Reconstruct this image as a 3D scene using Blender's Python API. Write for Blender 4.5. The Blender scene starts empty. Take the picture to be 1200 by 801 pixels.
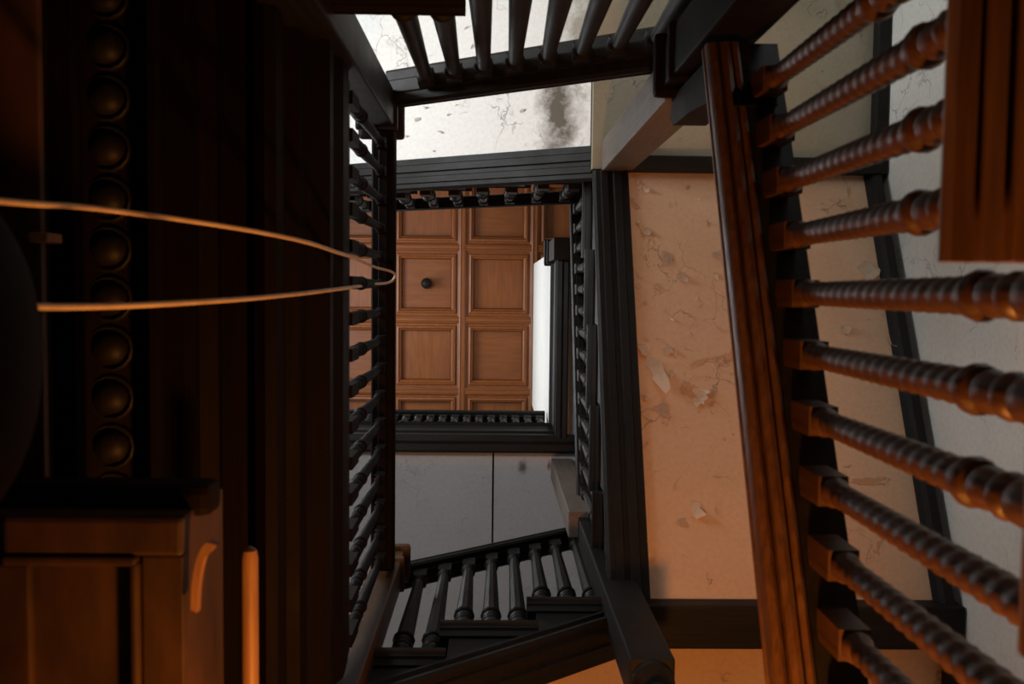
import bpy, bmesh, math, random
from mathutils import Vector, Matrix, Quaternion

random.seed(7)
SC = bpy.context.scene
COL = SC.collection
H0 = 1.60            # height of the lens above the ground floor; heights below are measured from the lens

# ------------------------------------------------------------------ camera
F = 1080.0           # focal length in pixels of a 1200 px wide frame
cam_d = bpy.data.cameras.new('camera')
cam_d.sensor_width = 36.0
cam_d.lens = 36.0 * F / 1200.0
cam_d.clip_start = 0.02
cam_d.dof.use_dof = True
cam_d.dof.focus_distance = 5.5
cam_d.dof.aperture_fstop = 6.0
cam = bpy.data.objects.new('camera', cam_d)
COL.objects.link(cam)
zen = Vector((-20.0, 60.5, -F)).normalized()          # straight up, seen from the camera
Q = zen.rotation_difference(Vector((0, 0, -1))).to_matrix()
R0 = Matrix(((1, 0, 0), (0, -1, 0), (0, 0, -1)))
ROLL = Matrix.Rotation(math.radians(-0.6), 3, 'Z')
RC = ROLL @ R0 @ Q
cam.matrix_world = Matrix.Translation((0, 0, H0)) @ RC.to_4x4()
SC.camera = cam

# ------------------------------------------------------------------ world, lights, exposure
world = bpy.data.worlds.new('world')
SC.world = world
world.use_nodes = True
world.node_tree.nodes['Background'].inputs[0].default_value = (0.75, 0.85, 1.0, 1)
world.node_tree.nodes['Background'].inputs[1].default_value = 0.05

def area(name, loc, target, sx, sy, power, col):
    l = bpy.data.lights.new(name, 'AREA')
    l.shape = 'RECTANGLE'; l.size = sx; l.size_y = sy
    l.energy = power; l.color = col
    o = bpy.data.objects.new(name, l); COL.objects.link(o)
    o.location = (loc[0], loc[1], loc[2] + H0)
    dv = Vector(target) - Vector(loc)
    o.rotation_euler = dv.to_track_quat('-Z', 'Y').to_euler()
    return o
area('daylight_landing_window', (-2.1, -0.9, 3.1), (0.2, -0.8, 3.6), 0.9, 1.0, 62, (0.95, 0.98, 1.0))
area('daylight_upper_window', (-2.1, 0.2, 7.4), (0.6, 0.3, 7.2), 1.6, 1.3, 74, (0.95, 0.98, 1.0))
area('daylight_lower_fill', (0.9, -1.7, 1.9), (1.4, 0.3, 2.2), 0.7, 0.9, 5.0, (0.93, 0.97, 1.0))  # unseen fill light added to brighten the right wall
lp = bpy.data.lights.new('warm_work_lamp', 'SPOT')
lp.energy = 92; lp.color = (1.0, 0.35, 0.06); lp.spot_size = math.radians(150); lp.spot_blend = 0.35
lp.shadow_soft_size = 0.06
lo = bpy.data.objects.new('warm_work_lamp', lp); COL.objects.link(lo)
lo.location = (0.22, 1.12, 0.68 + H0)
lo.rotation_euler = (Vector((0.75, 0.20, 2.6)) - Vector((0.22, 1.12, 0.68))).to_track_quat('-Z', 'Y').to_euler()

SC.view_settings.view_transform = 'Standard'
SC.view_settings.look = 'None'
SC.view_settings.gamma = 1.0
SC.view_settings.use_curve_mapping = False
SC.view_settings.exposure = -0.08
SC.render.film_transparent = False
SC.cycles.use_denoising = True
SC.cycles.max_bounces = 8

# ------------------------------------------------------------------ materials
def new_mat(name):
    m = bpy.data.materials.new(name); m.use_nodes = True
    nt = m.node_tree
    return m, nt, nt.nodes['Principled BSDF']

def ramp(nt, fac, stops):
    r = nt.nodes.new('ShaderNodeValToRGB')
    el = r.color_ramp.elements
    el[0].position, el[0].color = stops[0][0], (*stops[0][1], 1)
    el[1].position, el[1].color = stops[-1][0], (*stops[-1][1], 1)
    for p, c in stops[1:-1]:
        e = el.new(p); e.color = (*c, 1)
    nt.links.new(fac, r.inputs[0])
    return r.outputs[0]

def noise(nt, scale, detail=6, rough=0.6, stretch=None, distortion=0.0):
    tc = nt.nodes.new('ShaderNodeTexCoord')
    n = nt.nodes.new('ShaderNodeTexNoise')
    n.inputs['Scale'].default_value = scale
    n.inputs['Detail'].default_value = detail
    n.inputs['Roughness'].default_value = rough
    n.inputs['Distortion'].default_value = distortion
    if stretch:
        mp = nt.nodes.new('ShaderNodeMapping'); mp.inputs['Scale'].default_value = stretch
        nt.links.new(tc.outputs['Object'], mp.inputs[0]); nt.links.new(mp.outputs[0], n.inputs['Vector'])
    else:
        nt.links.new(tc.outputs['Object'], n.inputs['Vector'])
    return n.outputs['Fac']

def bump(nt, bsdf, fac, strength, dist=0.01):
    b = nt.nodes.new('ShaderNodeBump')
    b.inputs['Strength'].default_value = strength; b.inputs['Distance'].default_value = dist
    nt.links.new(fac, b.inputs['Height']); nt.links.new(b.outputs[0], bsdf.inputs['Normal'])

def mix(nt, fac, a, b, mode='MIX'):
    m = nt.nodes.new('ShaderNodeMix'); m.data_type = 'RGBA'; m.blend_type = mode
    if isinstance(fac, float): m.inputs[0].default_value = fac
    else: nt.links.new(fac, m.inputs[0])
    for i, v in ((6, a), (7, b)):
        if isinstance(v, tuple): m.inputs[i].default_value = (*v, 1)
        else: nt.links.new(v, m.inputs[i])
    return m.outputs[2]

def wood(name, dark, light, stretch, rough=0.42, scale=14, spec=0.5):
    m, nt, b = new_mat(name)
    b.inputs['Specular IOR Level'].default_value = spec
    n = noise(nt, scale, 7, 0.62, stretch, 0.4)
    nt.links.new(ramp(nt, n, [(0.3, dark), (0.72, light)]), b.inputs['Base Color'])
    r2 = noise(nt, 5, 4)
    mr = nt.nodes.new('ShaderNodeMapRange'); mr.inputs[3].default_value = rough - .1; mr.inputs[4].default_value = rough + .2
    nt.links.new(r2, mr.inputs[0]); nt.links.new(mr.outputs[0], b.inputs['Roughness'])
    bump(nt, b, n, 0.25, 0.003)
    return m

M_black_y = wood('shaded_oak_long_y', (.0045, .0038, .0035), (.014, .012, .0105), (6, .35, 6), 0.5, 14, 0.22)  # same oak as the brown; dimmer light put into a blacker colour
M_black_x = wood('shaded_oak_long_x', (.0045, .0038, .0035), (.014, .012, .0105), (.35, 6, 6), 0.5, 14, 0.22)
M_black_z = wood('shaded_oak_long_z', (.0045, .0038, .0035), (.014, .0115, .010), (6, 6, .35), 0.5, 14, 0.22)
M_brown_y = wood('brown_oak_long_y', (.030, .013, .005), (.085, .037, .014), (6, .35, 6), 0.36)
M_brown_z = wood('brown_oak_long_z', (.030, .013, .005), (.085, .036, .013), (6, 6, .35), 0.36)
M_handrail = wood('dark_rail_oak', (.055, .025, .0105), (.16, .076, .032), (6, .35, 6), 0.34)
M_rail = wood('lamplit_tread_oak', (.10, .048, .021), (.26, .128, .058), (6, .35, 6), 0.34)  # paler copy of the oak, lamp light on the treads put into the colour
M_post = wood('worn_post_wood', (.10, .075, .06), (.17, .13, .105), (6, 6, .35), 0.55)
M_lit_edge = wood('lamplit_edge_wood', (.20, .10, .045), (.34, .18, .09), (5, .4, 5), 0.4)  # pale base colour stands in for lamp light on small edges
M_panelled = wood('old_panel_oak', (.016, .0075, .003), (.066, .030, .0105), (3, .8, 3), 0.42, 5)
M_coffer = wood('coffer_oak', (.155, .042, .0065), (.25, .073, .0115), (5, .5, 5), 0.42, 7)
M_coffer_x = wood('coffer_oak_cross', (.155, .042, .0065), (.24, .070, .011), (.5, 5, 5), 0.42, 7)
M_entab = wood('shaded_entablature_oak', (.0024, .001, .0006), (.0065, .0027, .0012), (6, .25, 6), 0.62, 14, 0.10)  # shade put into a near-black colour, keeps these parts dark under the lamp

def plaster(name, base, alt, under, crack=0.5, stain=None, rough=0.75):
    """painted plaster: slow colour drift, lifted paint edges in relief, bare patches"""
    m, nt, b = new_mat(name)
    drift = noise(nt, 1.3, 5, 0.6)
    col = ramp(nt, drift, [(0.35, base), (0.68, alt)])
    patch = noise(nt, 3.4, 9, 0.66, None, 0.8)
    pm = ramp(nt, patch, [(0.635, (0, 0, 0)), (0.65, (1, 1, 1))])
    col = mix(nt, pm, col, under)
    fine = noise(nt, 60, 4)
    col = mix(nt, 0.35, col, ramp(nt, fine, [(0.3, (.72, .70, .68)), (0.6, (1, 1, 1))]), 'MULTIPLY')
    tc = nt.nodes.new('ShaderNodeTexCoord')
    vo = nt.nodes.new('ShaderNodeTexVoronoi'); vo.feature = 'DISTANCE_TO_EDGE'; vo.inputs['Scale'].default_value = 4.2
    wn = nt.nodes.new('ShaderNodeTexNoise'); wn.inputs['Scale'].default_value = 5; wn.inputs['Detail'].default_value = 5
    nt.links.new(tc.outputs['Object'], wn.inputs['Vector'])
    va = nt.nodes.new('ShaderNodeVectorMath'); va.operation = 'MULTIPLY_ADD'
    nt.links.new(wn.outputs['Color'], va.inputs[0]); va.inputs[1].default_value = (.45, .45, .45)
    nt.links.new(tc.outputs['Object'], va.inputs[2]); nt.links.new(va.outputs[0], vo.inputs['Vector'])
    brk = noise(nt, 2.6, 3)
    cr = ramp(nt, vo.outputs['Distance'], [(0.0, (1, 1, 1)), (0.012, (0, 0, 0))])
    brm = ramp(nt, brk, [(0.52, (0, 0, 0)), (0.58, (1, 1, 1))])
    crm = mix(nt, 1.0, cr, brm, 'MULTIPLY')
    col = mix(nt, crm, col, tuple(c * (1 - crack) for c in base))
    if stain:
        for (sx, sy, rx, ry, scol, amt) in stain:
            sp = nt.nodes.new('ShaderNodeMapping'); sp.vector_type = 'TEXTURE'
            sp.inputs['Location'].default_value = (sx, sy, 0); sp.inputs['Scale'].default_value = (rx, ry, 1)
            nt.links.new(tc.outputs['Object'], sp.inputs[0])
            ml = nt.nodes.new('ShaderNodeVectorMath'); ml.operation = 'MULTIPLY'; ml.inputs[1].default_value = (1, 1, 0)
            nt.links.new(sp.outputs[0], ml.inputs[0])
            ln = nt.nodes.new('ShaderNodeVectorMath'); ln.operation = 'LENGTH'; nt.links.new(ml.outputs[0], ln.inputs[0])
            n2 = noise(nt, 11, 8, 0.7)
            ad = nt.nodes.new('ShaderNodeMath'); ad.operation = 'ADD'; nt.links.new(ln.outputs['Value'], ad.inputs[0])
            mu = nt.nodes.new('ShaderNodeMath'); mu.operation = 'MULTIPLY_ADD'; nt.links.new(n2, mu.inputs[0]); mu.inputs[1].default_value = 1.8; mu.inputs[2].default_value = -0.9
            nt.links.new(mu.outputs[0], ad.inputs[1])
            k = ramp(nt, ad.outputs[0], [(0.25, (amt,) * 3), (1.05, (0, 0, 0))])
            col = mix(nt, k, col, scol)
    nt.links.new(col, b.inputs['Base Color'])
    b.inputs['Roughness'].default_value = rough
    h = mix(nt, 0.5, pm, crm)
    bump(nt, b, h, 0.55, 0.012)
    return m

M_wall = plaster('wall_paint', (.66, .65, .60), (.56, .56, .52), (.62, .60, .52))
M_wall_white = plaster('white_wall_paint', (.86, .86, .84), (.82, .82, .80), (.84, .84, .82), 0.2)
M_flake = plaster('lifted_paint', (.80, .62, .46), (.74, .55, .40), (.8, .62, .46), 0.1)
M_flake_pale = plaster('lifted_pale_paint', (.74, .73, .70), (.68, .66, .62), (.74, .72, .68), 0.1)
M_flake_white = plaster('lifted_white_paint', (.90, .76, .60), (.86, .70, .54), (.9, .74, .58), 0.1)

# ------------------------------------------------------------------ mesh helpers
def W(x, y, z): return Vector((x, y, z + H0))

def props(o, label=None, cat=None, group=None, kind=None):
    if label: o['label'] = label
    if cat: o['category'] = cat
    if group: o['group'] = group
    if kind: o['kind'] = kind

def thing(name, base, label, cat, group=None):
    o = bpy.data.objects.new(name, None); COL.objects.link(o)
    o.empty_display_size = 0.1
    o.location = W(*base)
    props(o, label, cat, group)
    return o

def finish(bm, name, mat, parent=None, smooth=False, origin=None):
    """bm in world space -> object; verts are stored relative to the root thing's base"""
    root = parent
    while root is not None and root.parent is not None: root = root.parent
    off = Vector((0, 0, 0))
    if root is not None: off = root.location.copy()
    elif origin is not None: off = Vector(origin)
    bmesh.ops.recalc_face_normals(bm, faces=bm.faces)
    for v in bm.verts: v.co -= off
    me = bpy.data.meshes.new(name); bm.to_mesh(me); bm.free()
    if smooth:
        for p in me.polygons: p.use_smooth = True
        try: me.set_sharp_from_angle(angle=math.radians(38))
        except Exception: pass
    me.materials.append(mat)
    o = bpy.data.objects.new(name, me); COL.objects.link(o)
    if parent is not None: o.parent = parent
    else: o.location = off
    return o

def bm_box(x0, x1, y0, y1, z0, z1, bevel=0.0):
    bm = bmesh.new()
    bmesh.ops.create_cube(bm, size=1)
    for v in bm.verts:
        v.co = W(x0 + (v.co.x + .5) * (x1 - x0), y0 + (v.co.y + .5) * (y1 - y0), z0 + (v.co.z + .5) * (z1 - z0))
    if bevel:
        bmesh.ops.bevel(bm, geom=bm.edges[:], offset=bevel, segments=2, affect='EDGES', profile=0.6)
    return bm

def bm_prism(pts, sweep):
    """closed polygon (list of world-offset Vectors) extruded by vector sweep"""
    bm = bmesh.new()
    a = [bm.verts.new(p) for p in pts]
    b = [bm.verts.new(p + sweep) for p in pts]
    n = len(pts)
    bm.faces.new(a); bm.faces.new(list(reversed(b)))
    for i in range(n):
        bm.faces.new((a[i], a[(i + 1) % n], b[(i + 1) % n], b[i]))
    return bm

def bm_sweep(profile, p0, p1, side):
    """profile of (s, t): s along `side`, t upwards; from p0 to p1 (lens-relative)"""
    s = Vector((*side, 0)) if len(side) == 2 else Vector(side)
    q0, q1 = W(*p0), W(*p1)
    pts = [q0 + s * a + Vector((0, 0, b)) for a, b in profile]
    return bm_prism(pts, q1 - q0)

def bm_lathe(profile, seg=12, twist=None):
    bm = bmesh.new()
    rings = []
    for z, r in profile:
        ring = []
        for k in range(seg):
            a = 2 * math.pi * k / seg
            rr = r
            if twist and twist[0] <= z <= twist[1]:
                rr = r * (1 + twist[3] * math.cos(2 * math.pi * z / twist[2] + a))
            ring.append(bm.verts.new((rr * math.cos(a), rr * math.sin(a), z)))
        rings.append(ring)
    for i in range(len(rings) - 1):
        for k in range(seg):
            bm.faces.new((rings[i][k], rings[i][(k + 1) % seg], rings[i + 1][(k + 1) % seg], rings[i + 1][k]))
    bm.faces.new(list(reversed(rings[0]))); bm.faces.new(rings[-1])
    return bm

# ------------------------------------------------------------------ balusters and rails
_bal = {}
def baluster_mesh(L, detailed, mat):
    key = (round(L, 3), detailed, mat.name)
    if key in _bal: return _bal[key]
    L = key[0]
    hb = .12                      # square foot block
    sq = .0245                    # half width of the blocks
    prof = []
    def P(z, r): prof.append((z, r))
    r2 = sq * math.sqrt(2)
    # square foot is a four-sided start, so it is lathed separately below and welded by overlap of rings
    for dz, r in ((0, .019), (.006, .025), (.016, .026), (.022, .019), (.030, .0205), (.050, .0255), (.068, .0245), (.078, .0185), (.084, .024), (.092, .026), (.100, .024),
                  (.106, .0185), (.118, .022), (.132, .0245), (.142, .022), (.148, .019), (.152, .026), (.160, .029), (.170, .027), (.174, .021)):
        P(hb + dz, r)
    s0, s1 = hb + .175, L - .115
    if detailed is True:
        n = int((s1 - s0) / .0055)
        for i in range(n + 1):
            t = i / n
            P(s0 + (s1 - s0) * t, .0208 - .0028 * t)
    else:
        for i in range(5):
            t = i / 4
            P(s0 + (s1 - s0) * t, .0235 - .0075 * t)
    P(L - .108, .022); P(L - .100, .024); P(L - .092, .020); P(L - .085, .019)
    fat = 1.0 if detailed is True else (.74 if detailed == 'slim' else 1.3)
    prof = [(z, r * fat) for z, r in prof]; sq *= 1.0 if detailed is True else (.72 if detailed == 'slim' else 1.12)
    bm = bm_lathe(prof, 14 if detailed else 10, (s0, s1, .031, .085) if detailed is True else None)
    def block(z0, z1, h):
        bmesh.ops.create_cube(bm, size=1, matrix=Matrix.Translation((0, 0, (z0 + z1) / 2)) @ Matrix.Diagonal((2 * h, 2 * h, z1 - z0, 1)))
    block(0, hb + .004, sq); block(L - .09, L, sq * .94)
    me = bpy.data.meshes.new('baluster'); bm.to_mesh(me); bm.free()
    for p in me.polygons: p.use_smooth = True
    try: me.set_sharp_from_angle(angle=math.radians(35))
    except Exception: pass
    me.materials.append(mat)
    _bal[key] = me
    return me

def baluster(parent, x, y, z0, z1, detailed, mat):
    o = bpy.data.objects.new('baluster', baluster_mesh(z1 - z0 - .001, detailed, mat))
    COL.objects.link(o); o.parent = parent
    o.location = W(x, y, z0) - parent.location
    return o

RAIL = [(0, .012), (.008, .0), (.03, .0), (.034, -.006), (.066, -.006), (.07, 0), (.092, 0), (.1, .012), (.1, .03), (.092, .036),
        (.1, .05), (.098, .066), (.085, .08), (.05, .088), (.015, .08), (.002, .066), (0, .05), (.008, .036), (0, .03)]

class Run:
    """a straight flight: p0 on the well line at the first riser, d uphill, o away from the well"""
    def __init__(s, p0, d, o, w, z0, n, g, r):
        s.p0, s.d, s.o, s.w, s.z0, s.n, s.g, s.r = Vector((*p0, 0)), Vector((*d, 0)), Vector((*o, 0)), w, z0, n, g, r
    def pt(s, a, l, z):
        v = s.p0 + s.d * a + s.o * l
        return (v.x, v.y, z)
    def V(s, a, l, z): return W(*s.pt(a, l, z))
    def pitch(s, a): return s.z0 + s.r + a * s.r / s.g      # line through the nosings

def build_flight(root, rn, m_long, m_soffit, depth=.45, a_lo=0.0, a_hi=0.0, wall_trim=True, flakes=None, tread_mat=None, soffit_l0=.11, rich=False, out=.0):
    n, g, r, w = rn.n, rn.g, rn.r, rn.w
    tm = tread_mat or m_long
    nose = [(w, 0), (-.028, 0), (-.040, -.006), (-.044, -.015), (-.040, -.024), (-.030, -.030), (-.027, -.036), (-.018, -.040),
            (-.012, -.050), (-.008, -.058), (.03, -.058), (.03, -.034), (w, -.034)]
    if rich:
        nose = [(w, 0), (-.080, 0), (-.093, -.007), (-.097, -.018), (-.092, -.030), (-.074, -.031), (-.074, -.010), (-.066, -.010), (-.066, -.036), (-.053, -.040), (-.053, -.014),
                (-.043, -.014), (-.043, -.044), (-.027, -.050), (-.027, -.020), (-.017, -.020), (-.017, -.054), (.000, -.058), (.03, -.058), (.03, -.034), (w, -.034)]
    nose = [(l + (out if l < .02 else 0), t) for l, t in nose]
    for i in range(n):
        zt = rn.z0 + (i + 1) * r
        pts = [rn.V(i * g - .03, l, zt + t) for l, t in nose]
        finish(bm_prism(pts, rn.d * (g + .03)), 'tread', tm, root)
        b = [rn.V(i * g, .005, zt - r), rn.V(i * g, w, zt - r), rn.V(i * g, w, zt - .034), rn.V(i * g, .031, zt - .034), rn.V(i * g, .031, zt - .06), rn.V(i * g, .005, zt - .06)]
        finish(bm_prism(b, rn.d * .02), 'riser', tm, root)
    # cut string: stepped top, raking bottom
    A, B = a_lo, n * g + a_hi
    top = []
    for i in range(n):
        top += [(i * g + .002, rn.z0 + (i + 1) * r - .036), ((i + 1) * g + .002, rn.z0 + (i + 1) * r - .036)]
    if a_lo < 0: top = [(A, rn.z0 - .036), (.002, rn.z0 - .036)] + top
    if a_hi > 0: top += [(n * g + .002, rn.z0 + n * r + r - .036), (B, rn.z0 + n * r + r - .036)]
    poly = top + [(B, rn.pitch(B) - depth), (A, rn.pitch(A) - depth)]
    finish(bm_prism([rn.V(a, 0, z) for a, z in poly], rn.o * .045), 'string', m_long, root)
    # raking mouldings on and under the string
    mould = [(-.012, .10), (-.022, .085), (-.022, .07), (-.012, .06), (-.012, .03), (-.026, .018), (-.030, -.004), (-.018, -.016), (0, -.016), (.004, -.028),
             (.030, -.028), (.034, -.018), (.050, -.018), (.056, -.030), (.085, -.030), (.090, -.018), (.115, -.018), (.12, .0), (.12, .02), (.0, .02), (0, .10)]
    sl = r / g
    p0 = rn.pt(A, 0, rn.pitch(A) - depth); p1 = rn.pt(B, 0, rn.pitch(B) - depth)
    finish(bm_sweep(mould, p0, p1, rn.o), 'string_moulding', m_long, root)
    # plaster soffit
    th = .05
    zs = lambda a: rn.pitch(a) - depth
    q = [rn.V(A, soffit_l0, zs(A)), rn.V(A, w, zs(A)), rn.V(A, w, zs(A) + th), rn.V(A, soffit_l0, zs(A) + th)]
    so = finish(bm_prism(q, rn.V(B, soffit_l0, zs(B)) - rn.V(A, soffit_l0, zs(A))), 'plaster_soffit', m_soffit, root)
    if wall_trim:
        tr = [(w - .055, .0), (w - .055, -.012), (w - .04, -.022), (w - .03, -.05), (w, -.055), (w, .0)]
        finish(bm_sweep(tr, rn.pt(A, 0, zs(A) + .004), rn.pt(B, 0, zs(B) + .004), rn.o), 'wall_string', m_long, root)
    for fl in (flakes or []):
        a, l, size, ang, lift, mt = fl
        flake(so, rn, a, l, zs, size, ang, lift, mt)
    return so

def flake(so, rn, a, l, zs, size, ang, lift, mt):
    bm = bmesh.new()
    rnd = random.Random(int(a * 1000) + int(l * 7777))
    small = size < .043
    asp = rnd.uniform(.3, .7) if small else rnd.uniform(.65, 1.35)
    ca, sa = math.cos(ang), math.sin(ang)
    N, R = (7, 2) if small else (11, 3)
    rad = [rnd.uniform(.4, 1.2) for _ in range(N)]
    def place(u, v):
        uu, vv = u * size * .5 * asp, v * size * .5
        curl = lift * max(0.0, v * .6 + .45) ** 2 * (1 + .35 * u)
        aa = a + uu * ca - vv * sa; ll = l + uu * sa + vv * ca
        return bm.verts.new(rn.V(aa, ll, zs(aa) - .0015 - curl))
    c = place(0, 0)
    prev = None
    for q in range(1, R + 1):
        ring = [place(math.cos(2 * math.pi * k / N) * rad[k] * q / R, math.sin(2 * math.pi * k / N) * rad[k] * q / R) for k in range(N)]
        for k in range(N):
            if prev is None: bm.faces.new((c, ring[k], ring[(k + 1) % N]))
            else: bm.faces.new((prev[k], ring[k], ring[(k + 1) % N], prev[(k + 1) % N]))
        prev = ring
    bmesh.ops.solidify(bm, geom=bm.faces[:], thickness=.0015)
    finish(bm, 'paint_flake', mt, so, True)

def build_balustrade(root, rn, rail_a, rail_h, m_rail, m_bal, detailed, per=3, rail_l=0.0, only=None, rs=1.0, shade_strip=False, bal_l=None, bal_max=9):
    """rail underside stands rail_h above the nosing line; slope keeps it parallel"""
    a0, a1 = rail_a
    zr = lambda a: rn.pitch(a) + rail_h
    rw = .062 if shade_strip else .1 * rs
    if shade_strip:
        fp = [(.0625, .010), (.142, .010), (.142, .07), (.0625, .07)]
        finish(bm_sweep(fp, rn.pt(a0, rail_l, zr(a0)), rn.pt(a1, rail_l, zr(a1)), rn.o), 'rail_shade_strip', M_black_y, root)  # shade under the rail put in as an added black strip
    prof = [(p * rw / .1, q * (1 + (rs - 1) * .5)) for p, q in RAIL]
    if shade_strip:
        prof = [(0, .018), (.004, .008), (.014, .004), (.020, .008), (.020, .018), (.026, .018), (.026, .004), (.034, -.004), (.043, .0), (.043, .012), (.048, .012), (.048, .0), (.056, -.002), (.062, .004), (.062, .08), (.03, .095), (.005, .08), (.0, .055), (.010, .05), (.010, .042), (0, .036)]
    finish(bm_sweep(prof, rn.pt(a0, rail_l, zr(a0)), rn.pt(a1, rail_l, zr(a1)), rn.o), 'handrail', m_rail, root, True)
    for i in range(rn.n):
        if only and i not in only: continue
        for k in range(per):
            a = (i + (k + .5) / per) * rn.g - .01
            if not (a0 < a < min(a1 - .02, bal_max)): continue
            x, y, _ = rn.pt(a, rail_l + (bal_l if bal_l is not None else .05 * rs), 0)
            baluster(root, x, y, rn.z0 + (i + 1) * rn.r, zr(a) + (.010 if shade_strip else 0), detailed, m_bal)

def level_balustrade(root, p0, p1, o, z, h, m_rail, m_bal, pitch, rail_l=0.0, detailed=False, base=True, rs=1.0):
    d = Vector((p1[0] - p0[0], p1[1] - p0[1], 0)); L = d.length; d.normalize(); o = Vector((*o, 0))
    finish(bm_sweep([(p * rs, q) for p, q in RAIL], (*p0, z + h), (*p1, z + h), o), 'handrail', m_rail, root, True)
    if base:
        prof = [(.005, .045), (.0, .03), (.0, .0), (.1, .0), (.1, .03), (.095, .045)]
        finish(bm_sweep(prof, (*p0, z), (*p1, z), o), 'base_rail', m_rail, root)
    n = int(L / pitch)
    for i in range(n):
        q = Vector((*p0, 0)) + d * ((i + .5) * L / n) + o * .05 * rs
        baluster(root, q.x, q.y, z + (.045 if base else 0), z + h, detailed, m_bal)

def newel(name_label, base, half, z1, mat, cap='flat', finial_mat=None, drop=False):
    """square post from base z to z1 with chamfered shaft and a moulded cap"""
    x, y, z0 = base
    t = thing('newel_post', (x, y, z0), name_label, 'newel post')
    bm = bm_box(x - half, x + half, y - half, y + half, z0, z1, .006)
    finish(bm, 'shaft', mat, t)
    fm = finial_mat or mat
    def slab(nm, h, a, b, bev=.008):
        finish(bm_box(x - h, x + h, y - h, y + h, a, b, bev), nm, fm, t)
    if cap == 'moulded':
        slab('neck_moulding', half + .012, z1 - .14, z1 - .11)
        slab('cap', half + .022, z1 - .005, z1 + .035, .014)
        slab('cap_top', half + .004, z1 + .035, z1 + .06, .012)
    if drop:
        bm = bm_lathe([(-.13, .004), (-.12, .02), (-.095, .034), (-.07, .03), (-.055, .018), (-.045, .03), (-.02, half * .95), (.0, half)], 14)
        for v in bm.verts: v.co += W(x, y, z0)
        finish(bm, 'drop', fm, t, True)
    return t

def setting(bm, name, mat):
    o = finish(bm, name, mat); o['kind'] = 'structure'
    return o

# ------------------------------------------------------------------ room shell
XL, XR, YT, YB, ZT, ZF = -2.2, 1.62, -1.78, 2.35, 9.0, -H0
setting(bm_box(XR, XR + .15, YT - .15, YB + .15, ZF, ZT + .2), 'wall_right', M_wall)
setting(bm_box(XL - .15, XL, YT - .15, YB + .15, ZF, ZT + .2), 'wall_left', M_wall)
setting(bm_box(XL, XR, YT - .15, YT, ZF, ZT + .2), 'wall_top', M_wall)
setting(bm_box(XL, XR, YB, YB + .15, ZF, ZT + .2), 'wall_bottom', M_wall)
setting(bm_box(XL - .15, XR + .15, YT - .15, YB + .15, ZF - .15, ZF), 'floor', M_panelled)

# coffered ceiling
ceil = setting(bm_box(XL, XR, YT, YB, ZT + .075, ZT + .2), 'ceiling', M_coffer)
CP, CX, CY = .70, -.317, -.41
xs = [CX + CP * k for k in range(-3, 4)]
ys = [CY + CP * k for k in range(-2, 5)]
rib = [(-.045, .031), (-.045, -.004), (-.034, -.010), (-.030, -.024), (-.018, -.030), (-.012, -.022), (.012, -.022), (.018, -.030), (.030, -.024), (.034, -.010), (.045, -.004), (.045, .031)]
for x in xs:
    if XL < x < XR: finish(bm_sweep(rib, (x, YT, ZT), (x, YB, ZT), (1, 0, 0)), 'ceiling_rib', M_coffer, ceil)
for y in ys:
    if YT < y < YB: finish(bm_sweep([(s, t + .004) for s, t in rib], (XL, y, ZT), (XR, y, ZT), (0, 1, 0)), 'ceiling_rib', M_coffer_x, ceil)
def ring_bm(cx, cy, prof):
    """square picture-frame moulding; prof of (half size, z)"""
    bm = bmesh.new(); loops = []
    for h, z in prof:
        loops.append([bm.verts.new(W(cx + sx * h, cy + sy * h, z)) for sx, sy in ((-1, -1), (1, -1), (1, 1), (-1, 1))])
    n = len(loops)
    for i in range(n):
        for k in range(4):
            bm.faces.new((loops[i][k], loops[i][(k + 1) % 4], loops[(i + 1) % n][(k + 1) % 4], loops[(i + 1) % n][k]))
    return bm
for i in range(-4, 4):
    for j in range(-3, 5):
        cx, cy = CX + CP * (i + .5), CY + CP * (j + .5)
        if not (XL + .2 < cx < XR - .2 and YT + .2 < cy < YB - .2): continue
        fr = finish(ring_bm(cx, cy, [(.345, ZT), (.290, ZT), (.284, ZT - .020), (.268, ZT - .026), (.256, ZT - .006), (.246, ZT + .0), (.238, ZT + .055), (.238, ZT + .07), (.345, ZT + .07)]), 'coffer_frame', M_coffer, ceil)
        finish(bm_box(cx - .236, cx + .236, cy - .236, cy + .236, ZT + .05, ZT + .07), 'coffer_panel', M_coffer_x if (i + j) % 2 else M_coffer, ceil)

kb = thing('ceiling_knob', (CX - CP / 2, CY + CP / 2, ZT - .1), 'small dark round knob hanging from the centre of one coffered ceiling panel', 'ceiling knob')
bm = bm_lathe([(-.055, .004), (-.05, .022), (-.03, .042), (-.005, .048), (.02, .040), (.04, .018), (.05, .014)], 14)
for v in bm.verts: v.co += W(CX - CP / 2, CY + CP / 2, ZT - .06)
finish(bm, 'ball', M_black_z, kb, True)
bm = bm_lathe([(-.02, .015), (.03, .015), (.04, .05), (.062, .055), (.12, .05)], 12)
for v in bm.verts: v.co += W(CX - CP / 2, CY + CP / 2, ZT - .055)
finish(bm, 'stem', M_black_z, kb, True)

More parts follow.
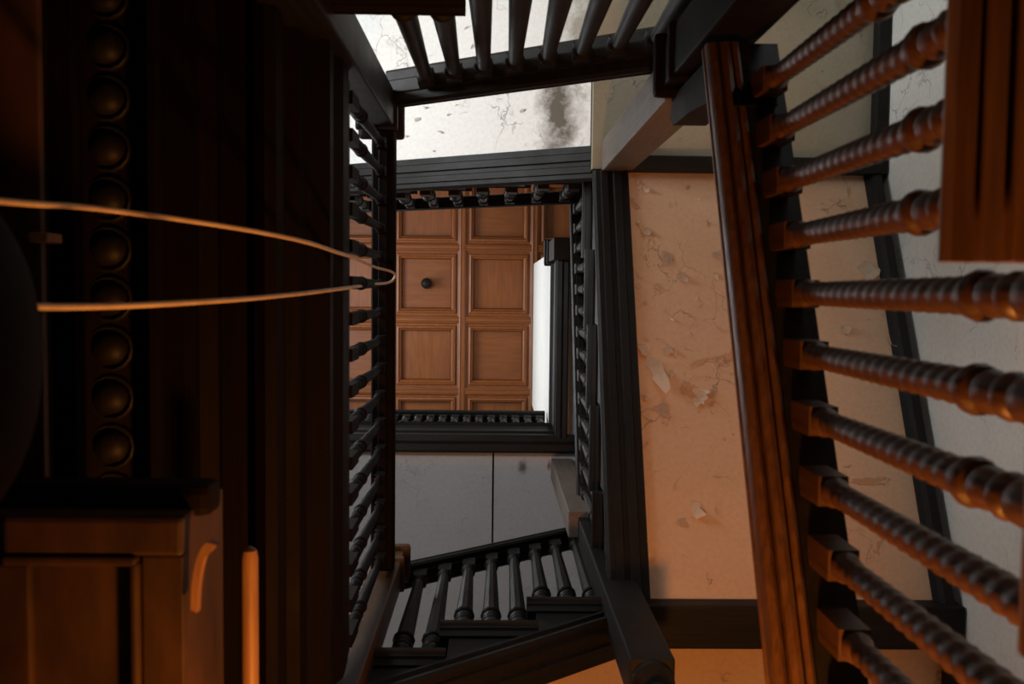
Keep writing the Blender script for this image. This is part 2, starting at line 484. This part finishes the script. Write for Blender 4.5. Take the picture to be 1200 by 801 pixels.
# ------------------------------------------------------------------ plaster variants
M_sof_right = plaster('soffit_peach', (.66, .45, .30), (.60, .39, .25), (.56, .31, .17), 0.5)
M_sof_low = plaster('soffit_peach_low', (.60, .42, .28), (.52, .35, .22), (.48, .28, .15), 0.5)
M_sof_top = plaster('soffit_white', (.80, .80, .77), (.78, .78, .75), (.78, .77, .72), 0.45,
                    [(.0, .0, .1, .1, (.1, .08, .05), 0.0)])
M_sof_grey = plaster('soffit_grey', (.46, .43, .43), (.42, .39, .39), (.45, .42, .41), 0.12,
                     [(.337, .175, .035, .05, (.10, .07, .06), .9), (.49, .165, .012, .04, (.18, .05, .03), .9)])
M_sof_land = plaster('soffit_landing', (.40, .35, .25), (.27, .24, .17), (.33, .26, .18), 0.5)

# ------------------------------------------------------------------ the stair
xr, xl, yb, yt = .43, -.36, 1.10, -.60

# right flight of the upper storey: its plaster underside fills the right half of the view
RB = Run((xr, 1.10), (0, -1), (1, 0), 1.16, 3.42, 5, .32, .150)
fl = []
rn_ = random.Random(3)
def pix_soffit(px, py):
    """where the line of sight through that pixel of the photograph meets the raking underside"""
    dv = RC @ Vector(((px - 600) / F, (400.5 - py) / F, -1))
    # z = pitch(a)-depth, a = 1.10 - y
    k = RB.r / RB.g
    z = (RB.z0 + RB.r - DB + k * 1.10) / (dv.z + k * dv.y) * dv.z
    t = z / dv.z
    return 1.10 - dv.y * t, dv.x * t - xr
DB = .46
spots = [(753, 408, 14, 2.6, 1.2, 1), (770, 437, 40, 1.2, .8, 1), (783, 410, 18, .5, .6, 0), (748, 213, 12, 2.2, 1.0, 1), (757, 222, 12, 1.2, 1.2, 1),
         (748, 260, 12, 2.5, 1.0, 1), (756, 271, 14, 1.4, .7, 0), (830, 262, 12, 4.0, 1.0, 0), (800, 325, 16, 1.0, .7, 0), (815, 350, 10, 2.0, 1.0, 1),
         (822, 358, 9, 2.8, 1.2, 1), (806, 368, 10, 1.2, 1.0, 0), (812, 380, 8, 2.0, 1.0, 0), (835, 428, 10, 1.4, 1.0, 1), (820, 468, 16, .8, 1.2, 1), (826, 458, 12, .5, 1.0, 1),
         (755, 355, 10, 2.0, .8, 0), (815, 594, 20, .9, .8, 1), (790, 570, 9, 2.0, .6, 0), (757, 520, 10, 2.4, .6, 0), (840, 600, 12, 1.7, .4, 0),
         (800, 612, 14, 2.4, .35, 0), (766, 655, 12, 2.6, .5, 0), (905, 212, 10, 1.2, 1, 0), (985, 238, 14, .8, .8, 0), (1000, 250, 12, 2.2, .8, 0),
         (1020, 320, 30, 1.1, .7, 1), (1038, 325, 18, 2.0, .6, 0), (990, 385, 14, .6, .8, 0), (1045, 398, 16, 1.0, .8, 0), (930, 300, 10, 1.6, .6, 0),
         (1080, 640, 12, 1.0, .7, 0), (1085, 632, 10, 2.1, .6, 0), (990, 425, 9, 1.3, .6, 0), (780, 300, 24, 2.2, .3, 0), (842, 300, 20, .9, .3, 0), (775, 480, 22, 1.9, .25, 0)]
for _ in range(40):
    spots.append((rn_.uniform(745, 845) if rn_.random() < .7 else rn_.uniform(900, 1080), rn_.uniform(205, 690) if rn_.random() < .4 else rn_.uniform(205, 480), rn_.uniform(6, 13), rn_.uniform(0.3, 2.8), rn_.uniform(.3, 1.1), rn_.randint(0, 1)))
for px, py, s, ang, lift, w_ in spots:
    a, l = pix_soffit(px, py)
    fl.append((a, l, s / F * 3.4, ang, .020 * lift * (s / 20 + .3), M_flake_white if w_ else M_flake))
t = thing('stair_flight', (xr, yt, RB.z0), 'upper right flight seen from below, its wide peach plaster underside peeling in flakes', 'stair flight')
build_flight(t, RB, M_black_y, M_sof_right, DB, 0.0, 0.0, True, fl)
t = thing('balustrade', (xr, 0, RB.z0), 'black foreshortened balustrade standing on the upper right flight, beside its peeling underside', 'balustrade')
build_balustrade(t, RB, (.05, 1.72), .70, M_black_y, M_black_z, False, 3, -.03, None, .8)

# quarter landings of the upper storey
def landing(label, x0, x1, y0, y1, zf, zs, m_sof, edges, m=M_black_x):
    t = thing('stair_landing', ((x0 + x1) / 2, (y0 + y1) / 2, zs), label, 'stair landing')
    finish(bm_box(x0, x1 - .01, y0 + (.01 if y0 < -1 else 0), y1 - (.01 if y1 > 2 else 0), zs + .05, zf), 'landing_floor', m, t)
    finish(bm_box(x0 + .002, x1 - .01, y0 + .01, y1 - .01, zs, zs + .05), 'plaster_soffit', m_sof, t)
    for e in edges:
        finish(bm_box(*e, .008), 'edge_beam', m, t)
    return t
ZTR = RB.z0 + 6 * RB.r           # floor level of the landing at the head of the right flight
sTR = RB.pitch(1.60) - DB
landing('corner landing above the head of the peach flight, dingy mildewed plaster below', .40, XR, YT, -.502, ZTR, sTR + .02, M_sof_land,
        [(.52, XR - .005, -.56, -.495, sTR - .06, sTR + .05), (XR - .055, XR - .005, YT + .01, -.56, sTR - .045, sTR + .02)])
sBR = RB.pitch(0) - DB
landing('corner landing at the foot of the peach flight, orange plaster below a black beam', .46, XR, 1.115, YB, RB.z0, sBR - .0, M_sof_low,
        [(.5, XR - .005, 1.06, 1.21, sBR - .055, sBR + .06), (XR - .055, XR - .005, 1.21, YB - .01, sBR - .05, sBR)])

# lower flight of the upper storey (foot of the picture)
BB = Run((-.42, yb), (1, 0), (0, 1), 1.16, 2.46, 3, .285, .23)
t = thing('stair_flight', (0, yb, BB.z0), 'dark flight at the foot of the view, step ends rising to the right under balusters', 'stair flight')
build_flight(t, BB, M_black_x, M_sof_low, .36, 0.0, 0.03, True)
t = thing('balustrade', (0, yb, BB.z0), 'black balustrade on the step ends at the foot of the view, grey plaster behind', 'balustrade')
build_balustrade(t, BB, (.04, .86), .88, M_black_x, M_black_z, False, 3, .0)

# top flight of the upper storey: white plaster underside
TB = Run((.43, -.50), (-1, 0), (0, -1), 1.17, 4.17, 6, .29, .175)
t = thing('stair_flight', (0, yt, TB.z0), 'top flight seen from below, bright white plaster underside with dark mildew', 'stair flight')
tf = []
def pix_top(px, py):
    dv = RC @ Vector(((px - 600) / F, (400.5 - py) / F, -1))
    k = TB.r / TB.g     # z = z0+r+k*(.43-x)-depth
    tt = (TB.z0 + TB.r - DT + k * .43) / (dv.z + k * dv.x)
    return .43 - dv.x * tt, -.50 - dv.y * tt
DT = .40
for px, py, s, ang, lift in [(488, 140, 16, .8, .9), (516, 155, 12, 2.0, .8), (525, 135, 8, 1.0, .8), (498, 126, 10, 2.2, .8), (535, 123, 9, 1.2, .8), (553, 55, 14, .4, .9), (558, 32, 10, 2, .9), (476, 160, 8, 1, .8),
                       (508, 177, 9, 1.2, .8), (584, 116, 8, 2, .8), (546, 33, 8, 1, .7), (612, 130, 10, 1.4, .5)]:
    a, l = pix_top(px, py)
    tf.append((a, l, s / F * 2.6, ang, .022 * lift, M_flake_pale))
ma, ml_ = pix_top(655, 130); mb, mlb = pix_top(700, 30)
M_sof_top = plaster('soffit_white_mildew', (.82, .82, .79), (.80, .80, .77), (.78, .77, .73), 0.55,
                    [(.43 - ma, -.50 - ml_ - yt, .11, .30, (.07, .05, .025), 0.95), (.43 - mb, -.50 - mlb - yt, .20, .30, (.16, .14, .08), 0.75)])
build_flight(t, TB, M_black_x, M_sof_top, DT, -.03, 0, True, tf, None, .11, False, .04)
t = thing('balustrade', (0, yt, TB.z0), 'black handrail and balusters over the white underside, below the coffered ceiling', 'balustrade')
build_balustrade(t, TB, (.0, 1.7), .62, M_black_x, M_black_z, False, 2, -.03, None, .7)

# ------------------------------------------------------------------ top storey galleries
ZC = 5.70
def fascia(label, p0, p1, o, z_top, z_bot, w, m, m_sof, splits=1, sub=None, uw=.09):
    t = thing('gallery', ((p0[0] + p1[0]) / 2, (p0[1] + p1[1]) / 2, z_bot), label, 'gallery')
    prof = [(0, z_top - z_bot), (-.025, z_top - z_bot - .01), (-.03, z_top - z_bot - .03), (-.01, z_top - z_bot - .05), (0, z_top - z_bot - .1), (0, .2), (-.012, .19), (-.012, .17), (0, .16), (0, .04), (-.015, .03),
            (-.015, .0), (.02 * uw / .09, -.012), (.04 * uw / .09, -.004), (.075 * uw / .09, -.012), (uw, 0), (uw, z_top - z_bot)]
    finish(bm_sweep(prof, (*p0, z_bot), (*p1, z_bot), o), 'fascia', m, t)
    d = Vector((p1[0] - p0[0], p1[1] - p0[1], 0)); ov = Vector((*o, 0))
    for k in range(splits):
        f0, f1 = sub[k] if sub else (0, 1)
        q0 = Vector((*p0, 0)) + d * f0; q1 = Vector((*p0, 0)) + d * f1
        pr = [(uw, .03), (w, .03), (w, .07), (uw, .07)]
        finish(bm_sweep(pr, (q0.x, q0.y, z_bot), (q1.x, q1.y, z_bot), o), 'soffit_panel', m_sof, t)
    pr = [(uw, .071), (w, .071), (w, z_top - z_bot), (uw, z_top - z_bot)]
    finish(bm_sweep(pr, (*p0, z_bot), (*p1, z_bot), o), 'gallery_floor', m, t)
    return t
yc = .845
Lc = 1.57 + 1.9
fj = (1.9 + .0) / Lc
fascia('gallery across the foot of the ceiling, grey stained boards jointed below', (-1.9, yc), (1.57, yc), (0, 1), ZC, 5.27, 1.45, M_black_x, M_sof_grey, 2, [(0, fj - .0015), (fj + .0015, 1)])
t = thing('balustrade', (-.7, yc, ZC), 'small far black balustrade just below the coffered ceiling at its foot', 'balustrade')
level_balustrade(t, (-1.9, yc), (.36, yc), (0, 1), ZC, .72, M_black_x, M_black_z, .083)
fascia('gallery at the right of the ceiling, black moulded edge under the white wall', (.37, -.20), (.37, yc), (1, 0), ZC, 5.27, 1.2, M_black_y, M_sof_grey, 1, None, .055)
# white wall of the top storey standing on the right gallery
setting(bm_box(.375, .50, -.26, 1.12, ZC, ZT), 'wall_upper', M_wall_white)
newel('dark square block ending the black edge at the top of the white wall', (.39, -.24, 5.20), .062, 5.80, M_black_z, 'moulded')

# ------------------------------------------------------------------ posts
newel('plain square post rising from the far landing to the upper gallery, grey-brown', (.395, 1.03, 4.02), .06, 5.9, M_post, 'none')
newel('square corner post with one pale lit side, between white and peach undersides', (.50, -.56, 2.43), .062, 3.86, M_post, 'none')
newel('black corner newel at the foot of the peach flight with a turned drop', (.44, 1.06, 2.45), .062, 4.25, M_black_z, 'moulded', None, True)
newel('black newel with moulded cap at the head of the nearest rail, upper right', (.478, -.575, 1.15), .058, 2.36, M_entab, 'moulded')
newel('black newel with moulded cap at the upper left corner of the well', (-.42, -.63, 1.3), .062, 3.40, M_black_z, 'moulded')
newel('dark brown newel at the lower left corner of the well, cap against grey plaster', (-.40, 1.08, 2.2), .055, 3.58, M_brown_z, 'moulded')

# ------------------------------------------------------------------ lower storey: near right flight with twisted balusters
RA = Run((xr + .065, .84), (0, -1), (1, 0), 1.10, .24, 5, .30, .150)
# treads: i=2 spans y .25..-.05, i=3 -.05..-.35
t = thing('stair_flight', (xr, 0, RA.z0), 'nearest flight at the right edge, moulded brown tread end glowing orange', 'stair flight')
build_flight(t, RA, M_brown_y, M_sof_low, .42, 0.0, 0.0, True, None, M_rail, .11, True)
t = thing('balustrade', (xr, 0, RA.z0), 'nearest balustrade of twisted brown balusters crossing the right side', 'balustrade')
build_balustrade(t, RA, (-.6, 1.34), .80, M_handrail, M_brown_z, True, 3, -.075, None, 1.4, True, .098)

em = [(-.36, 1.86), (-.36, 1.78), (-.44, 1.84), (-.505, 2.0), (-.505, 2.34), (-.485, 2.42), (-.455, 2.44), (-.43, 2.40), (-.425, 2.2), (-.41, 2.0), (-.39, 1.92)]
finish(bm_prism([W(.455, y, z) for y, z in em], Vector((.085, 0, 0))), 'rail_easing', M_entab, t)

# lower top flight
TA = Run((.48, -.64), (-1, 0), (0, -1), 1.1, 1.45, 3, .29, .205)
t = thing('stair_flight', (0, -.66, TA.z0), 'dark step ends along the top edge of the view, carrying black balusters', 'stair flight')
build_flight(t, TA, M_black_x, M_sof_land, .40, 0, 0, True, None, M_entab)
t = thing('balustrade', (0, -.66, TA.z0), 'black balustrade sloping across the top edge before the white underside', 'balustrade')
build_balustrade(t, TA, (-.03, .87), 1.01, M_black_x, M_black_z, 'plain', 3, .0, None, 1.25, False, None, .8)

# ------------------------------------------------------------------ left landing and its dark entablature
t = thing('stair_landing', (-1.2, .2, 2.2), 'left landing edge, black moulded boards below the left balusters', 'stair landing')
finish(bm_box(XL + .01, -.392, -.55, 1.0, 2.452, 2.50), 'landing_floor', M_black_y, t)
t = thing('balustrade', (-.41, .2, 2.48), 'black level balustrade left of the well, orange ceiling showing between balusters', 'balustrade')
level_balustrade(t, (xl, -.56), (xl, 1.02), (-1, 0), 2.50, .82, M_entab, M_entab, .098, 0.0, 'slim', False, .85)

def px(u, z): return ((u - 580) / F * z, z)
ent = [px(409, 2.45), px(405, 2.36), px(403, 2.33), px(392, 2.28), px(388, 2.16), px(360, 2.12), px(352, 2.06), px(336, 2.05), px(333, 1.96), px(326, 1.90), px(312, 1.885), px(300, 1.90), px(296, 1.95),
       px(262, 1.95), px(258, 1.88), px(236, 1.87), px(232, 1.80), px(196, 1.80), px(193, 1.70), px(186, 1.66), px(178, 1.66), px(172, 1.70),
       px(166, 1.74), px(104, 1.72), px(100, 1.60), px(92, 1.57), px(66, 1.57), px(62, 1.50), px(58, 1.46), px(8, 1.46), px(2, 1.42), px(-10, 1.40), px(-160, 1.40)]
t = thing('wooden_cornice', (-.9, 0, 1.4), 'broad dark wooden entablature filling the left, with an egg moulding', 'wooden cornice')
pts = [W(x, -1.0, z) for x, z in ent] + [W(-1.4, -1.0, 1.40), W(-1.4, -1.0, 2.45)]
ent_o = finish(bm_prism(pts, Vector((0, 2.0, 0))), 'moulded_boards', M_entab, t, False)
n = 22
ex, ez = px(134, 1.735)
egg_me = None
finish(bm_box(px(44, 1.42)[0], px(66, 1.42)[0], -.080, -.065, 1.41, 1.46, .003), 'peg', M_lit_edge, t)
finish(bm_box(px(58, 1.45)[0] - .075, px(57, 1.45)[0], -.95, .95, 1.445, 1.462, .004), 'lit_panel_board', M_panelled, t)  # lamp-lit zone of the boards put in as a lighter wood
for k in range(n):
    y = -.62 + k * .092
    if egg_me is None:
        bm = bmesh.new(); bmesh.ops.create_uvsphere(bm, u_segments=14, v_segments=8, radius=1)
        for v in bm.verts: v.co = Vector((v.co.x * .034, v.co.y * .032, v.co.z * .026))
        egg_me = bpy.data.meshes.new('egg'); bm.to_mesh(egg_me); bm.free()
        for p in egg_me.polygons: p.use_smooth = True
        egg_me.materials.append(M_black_y)
        bm = bmesh.new()
        vs = []
        for i in range(14):
            a = 2 * math.pi * i / 14
            vs.append([bm.verts.new((math.cos(a) * (.041 + c * .005), math.sin(a) * (.040 + c * .005), s)) for c, s in ((-1, 0), (0, -.010), (1, 0), (0, .006))])
        for i in range(14):
            for k2 in range(4):
                bm.faces.new((vs[i][k2], vs[i][(k2 + 1) % 4], vs[(i + 1) % 14][(k2 + 1) % 4], vs[(i + 1) % 14][k2]))
        ring_me = bpy.data.meshes.new('egg_rim'); bm.to_mesh(ring_me); bm.free(); ring_me.materials.append(M_black_y)
        for p in ring_me.polygons: p.use_smooth = True
    for nm, me in (('egg', egg_me), ('egg_rim', ring_me)):
        o = bpy.data.objects.new(nm, me); COL.objects.link(o); o.parent = t
        o.location = W(ex, y, ez - .004) - t.location

# panelled box low at the left, lit by the lamp
zb = 1.15
t = thing('panelled_box', (-.5, .5, zb), 'panelled oak box end lit orange in the lower left corner', 'wooden box')
bx0, bx1, by0, by1 = -.606, -.385, .285, .78
finish(bm_box(bx0 - .3, bx1, by0, by1, zb, zb + .16, .005), 'carcass', M_panelled, t)
finish(bm_box(bx0 - .3, bx1 + .02, by0 - .03, by0 + .012, zb + .03, zb + .09, .012), 'ledge', M_entab, t)
finish(bm_box(bx0, bx1, by0 + .002, by0 + .05, zb - .014, zb + .004, .006), 'frieze', M_panelled, t)
finish(bm_box(bx0, bx1 - .056, by0 + .05, by0 + .062, zb - .018, zb + .004, .004), 'bead', M_panelled, t)
finish(bm_box(bx1 - .064, bx1 - .054, by0 + .058, by1, zb - .018, zb + .004, .004), 'bead', M_panelled, t)
finish(bm_box(bx1 - .052, bx1, by0 + .05, by1, zb - .010, zb + .004, .003), 'stile', M_panelled, t)
finish(bm_box(bx0 - .02, bx0 + .03, by0 + .062, by1, zb - .012, zb + .004, .003), 'stile', M_panelled, t)
t = thing('round_bead_rail', (-.41, .7, 1.48), 'rounded wooden bead rail glowing orange beside the panelled box', 'wooden rail')
bm = bm_lathe([(0, .004), (.006, .012), (.02, .0145), (.9, .0145), (.905, .01)], 14)
rot = Matrix.Rotation(math.radians(-90), 4, 'X')
for v in bm.verts: v.co = rot @ v.co + W(-.404, .43, 1.52)
finish(bm, 'bead_shaft', M_lit_edge, t, True)
# curved bracket between them
bpts = []
for i in range(9):
    a = i / 8 * math.pi / 2
    bpts.append((-.352 - .018 * math.sin(a) * 1.2, .315 + .085 * (1 - math.cos(a)) * .9 + i * .001))
bw = [W(x, y, 1.13) for x, y in bpts] + [W(x + .008 + .004 * (i < 3), y + .004, 1.13) for i, (x, y) in reversed(list(enumerate(bpts)))]
t = thing('curved_bracket', (-.36, .35, 1.13), 'small curved wooden bracket with a bright orange edge by the panelled box', 'bracket')
finish(bm_prism(bw, Vector((0, 0, .014))), 'scroll', M_lit_edge, t)

# dark rounded newel head close to the lens at the left edge
t = thing('newel_post', (-.50, .06, ZF), 'very near dark rounded newel head blurred at the left edge', 'newel post')
finish(bm_box(-.60, -.46, -.01, .13, ZF, .66, .01), 'shaft', M_entab, t)
bm = bmesh.new(); bmesh.ops.create_uvsphere(bm, u_segments=32, v_segments=18, radius=1)
for v in bm.verts: v.co = W(-.462 + v.co.x * .076, .06 + v.co.y * .155, .76 + v.co.z * .11)
finish(bm, 'rounded_head', M_entab, t, True)

# ------------------------------------------------------------------ cable looped round the left handrail
def cable(name, pts, rad, mat, label, cat):
    cu = bpy.data.curves.new(name, 'CURVE'); cu.dimensions = '3D'; cu.bevel_depth = rad; cu.bevel_resolution = 3; cu.resolution_u = 8; cu.use_fill_caps = True
    sp = cu.splines.new('BEZIER'); sp.bezier_points.add(len(pts) - 1)
    for b, p in zip(sp.bezier_points, pts):
        b.co = p; b.handle_left_type = b.handle_right_type = 'AUTO'
    tmp = bpy.data.objects.new(name + '_curve', cu)
    COL.objects.link(tmp)
    dg = bpy.context.evaluated_depsgraph_get()
    me = bpy.data.meshes.new_from_object(tmp.evaluated_get(dg))
    bpy.data.objects.remove(tmp)
    me.materials.clear(); me.materials.append(mat)
    for p in me.polygons: p.use_smooth = True
    o = bpy.data.objects.new(name, me); COL.objects.link(o)
    props(o, label, cat)
    return o
def at(u, v, z):
    dv = RC @ Vector(((u - 600) / F, (400.5 - v) / F, -1))
    k = z / dv.z
    return W(dv.x * k, dv.y * k, z)
M_cable, nt, b = new_mat('old_cable'); b.inputs['Base Color'].default_value = (.55, .42, .30, 1); b.inputs['Roughness'].default_value = .5
nn = noise(nt, 30, 4); nt.links.new(ramp(nt, nn, [(0.3, (.48, .35, .24)), (0.7, (.62, .50, .38))]), b.inputs['Base Color'])
cp = [at(-40, 232, 1.0), at(30, 238, 1.1), at(120, 245, 1.3), at(300, 271, 1.55), at(400, 297, 2.1), at(414, 302, 2.4), at(440, 313, 3.1), at(463, 322, 3.27), at(462, 326, 3.28), at(432, 333, 2.9), at(414, 336, 2.4), at(400, 338, 2.1), at(340, 345, 1.7),
      at(240, 353, 1.35), at(100, 359, 1.1), at(0, 357, .95), at(-80, 352, .9)]
cable('cable', cp, .0042, M_cable, 'thin pale cable looped round the left handrail, glowing orange', 'cable')
